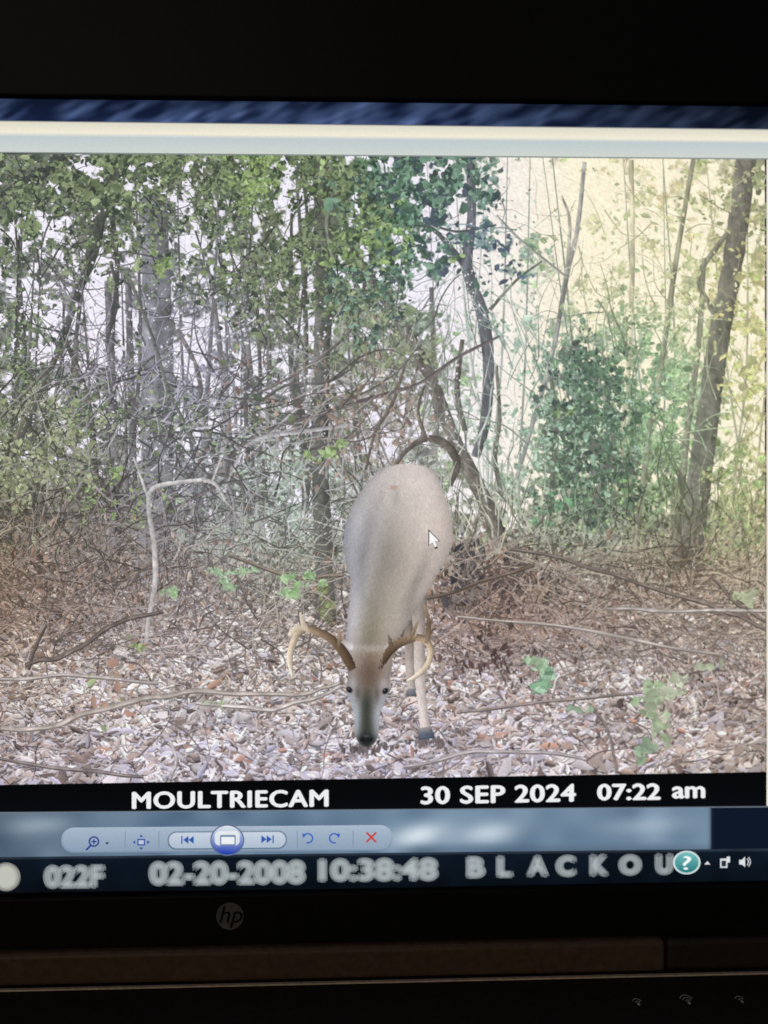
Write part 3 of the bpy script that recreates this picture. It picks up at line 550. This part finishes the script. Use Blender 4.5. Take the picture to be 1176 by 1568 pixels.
# physical housing
M_BZ=plastic('black_plastic',(.0018,.0018,.002),.5,.2,spec=.04); M_BR=plastic('brown_plastic',(.030,.018,.013),.5,.4,500,spec=.1); M_DK=plastic('deck_plastic',(.008,.006,.005),.55,.4,600,spec=.1)
M_LN=plastic('metal_trim',(.22,.17,.13),.4); M_LG=plastic('logo_grey',(.035,.035,.037),.35); M_BK=plastic('panel_back',(.01,.01,.01),.6); M_IC=plastic('key_legend',(.28,.26,.24),.5)
def pz(x,y): a,b=disp(x,y); return float(a),float(b)
def box(name,x0,x1,y0,y1,z0,z1,mat,bev=.0008,parent=lap):
    me=bpy.data.meshes.new(name); V=[(x,y,z) for x in(x0,x1) for y in(y0,y1) for z in(z0,z1)]
    me.from_pydata(V,[],[(0,1,3,2),(4,6,7,5),(0,4,5,1),(2,3,7,6),(0,2,6,4),(1,5,7,3)]); me.materials.append(mat)
    o=bpy.data.objects.new(name,me); bpy.context.collection.objects.link(o); o.parent=parent
    if bev:
        b=o.modifiers.new('b','BEVEL'); b.width=bev; b.segments=3
    return o
XL=pz(DX0,700)[0]; XR=pz(DX1,700)[0]
ZT=pz(588,160)[1]; ZB=pz(588,1357)[1]
box('panel_back',XL-.02,XR+.02,.001,.009,ZB-.018,ZT+.03,M_BK)
box('bezel_top',XL-.022,XR+.022,-.003,.0005,ZT,ZT+.034,M_BZ)
box('bezel_bottom',XL-.022,XR+.022,-.003,.0005,ZB-.0155,ZB,M_BZ)
box('bezel_left',XL-.022,XL,-.0029,.0005,ZB,ZT,M_BZ); box('bezel_right',XR,XR+.022,-.0029,.0005,ZB,ZT,M_BZ)
ZH=ZB-.0158
xs=pz(1010,1400)[0]
box('hinge_cover',XL+.02,xs,-.0045,.006,ZH-.0098,ZH,M_BR,.0015)
box('hinge_side',xs+.0006,XR,-.0040,.006,ZH-.0098,ZH-.0002,M_DK,.0015)
box('trim_line',XL+.02,XR,-.0056,-.0046,ZH-.0104,ZH-.0099,M_LN,.0001)
ZD=ZH-.0106
box('keyboard_deck',XL-.022,XR+.022,-.19,.006,ZD-.018,ZD,M_DK,.002)
bx,bz=pz(355,1394)
def flat(name,pts,mat,parent=lap):
    me=bpy.data.meshes.new(name); me.from_pydata(pts,[],[list(range(len(pts)))]); me.materials.append(mat)
    o=bpy.data.objects.new(name,me); bpy.context.collection.objects.link(o); o.parent=parent; return o
flat('badge_disc',[(bx+.0041*math.cos(t),-.0032,bz+.0041*math.sin(t)) for t in np.linspace(0,2*math.pi,48,endpoint=False)],M_LG)
def mtext(name,s,x,y,z,size,mat,rot,shear=0):
    cu=bpy.data.curves.new(name,'FONT'); cu.body=s; cu.size=size; cu.shear=shear; cu.align_x='CENTER'; cu.align_y='CENTER'; cu.materials.append(mat)
    o=bpy.data.objects.new(name,cu); o.location=(x,y,z); o.rotation_euler=rot; bpy.context.collection.objects.link(o); o.parent=lap
mtext('badge_letters','hp',bx,-.0034,bz+.0003,.0072,M_BZ,(math.pi/2,0,0),.25)
yk=-.0175
for k,px in enumerate((978,1057,1140)):
    x=(px-588)/FPX*(D+yk)+math.sin(TH)*.21
    for j in range(2+k%2):
        r=.0007+.0007*j; w=.00016
        pts=[]
        for t in np.linspace(-1,1,12): pts.append((x+r*math.sin(t),yk+r*1.6*math.cos(t),ZD+.0002))
        for t in np.linspace(1,-1,12): pts.append((x+(r+w)*math.sin(t),yk+(r+w)*1.6*math.cos(t),ZD+.0002))
        flat('key_legend_%d_%d'%(k,j),pts,M_IC)
    flat('key_legend_%d_dot'%k,[(x+.0004*math.cos(t),yk+.0006*math.sin(t),ZD+.0002) for t in np.linspace(0,2*math.pi,16,endpoint=False)],M_IC)
desk=box('desk',-1.2,1.2,-.8,.6,ZD-.05,ZD-.0185,plastic('desk_wood',(.03,.018,.012),.5,.3,30),.003,None)
wall=box('wall',-3,3,.61,.7,-1,2,plastic('wall_paint',(.03,.028,.026),.8,.2,60),0,None)
# ------------------------------------------------------------------ camera, light
cd=bpy.data.cameras.new('camera'); cam=bpy.data.objects.new('camera',cd); bpy.context.collection.objects.link(cam)
cd.sensor_fit='VERTICAL'; cd.sensor_height=36; cd.lens=36*FPX/1568; cd.clip_start=.005; cd.clip_end=100
M=Matrix.Identity(4)
for i in range(3): M[i][0]=R[i];M[i][1]=U[i];M[i][2]=-F[i];M[i][3]=CAM[i]
cam.matrix_world=M; bpy.context.scene.camera=cam
cd.dof.use_dof=True; cd.dof.focus_distance=.216; cd.dof.aperture_fstop=3.2
w=bpy.data.worlds.new('World'); bpy.context.scene.world=w; w.use_nodes=True; nt=w.node_tree
sk=nt.nodes.new('ShaderNodeTexSky'); sk.sky_type='NISHITA'; sk.sun_disc=False; sk.sun_elevation=math.radians(12); sk.sun_rotation=math.radians(200)
nt.links.new(sk.outputs[0],nt.nodes['Background'].inputs[0]); nt.nodes['Background'].inputs[1].default_value=.05
sl=bpy.data.lights.new('sun','SUN'); sl.energy=.5; sl.angle=math.radians(10); sl.color=(1,.9,.78); so=bpy.data.objects.new('sun',sl); bpy.context.collection.objects.link(so)
so.rotation_euler=(math.radians(65),0,math.radians(-20))
sc=bpy.context.scene; sc.view_settings.view_transform='Standard'; sc.view_settings.look='None'; sc.view_settings.exposure=0
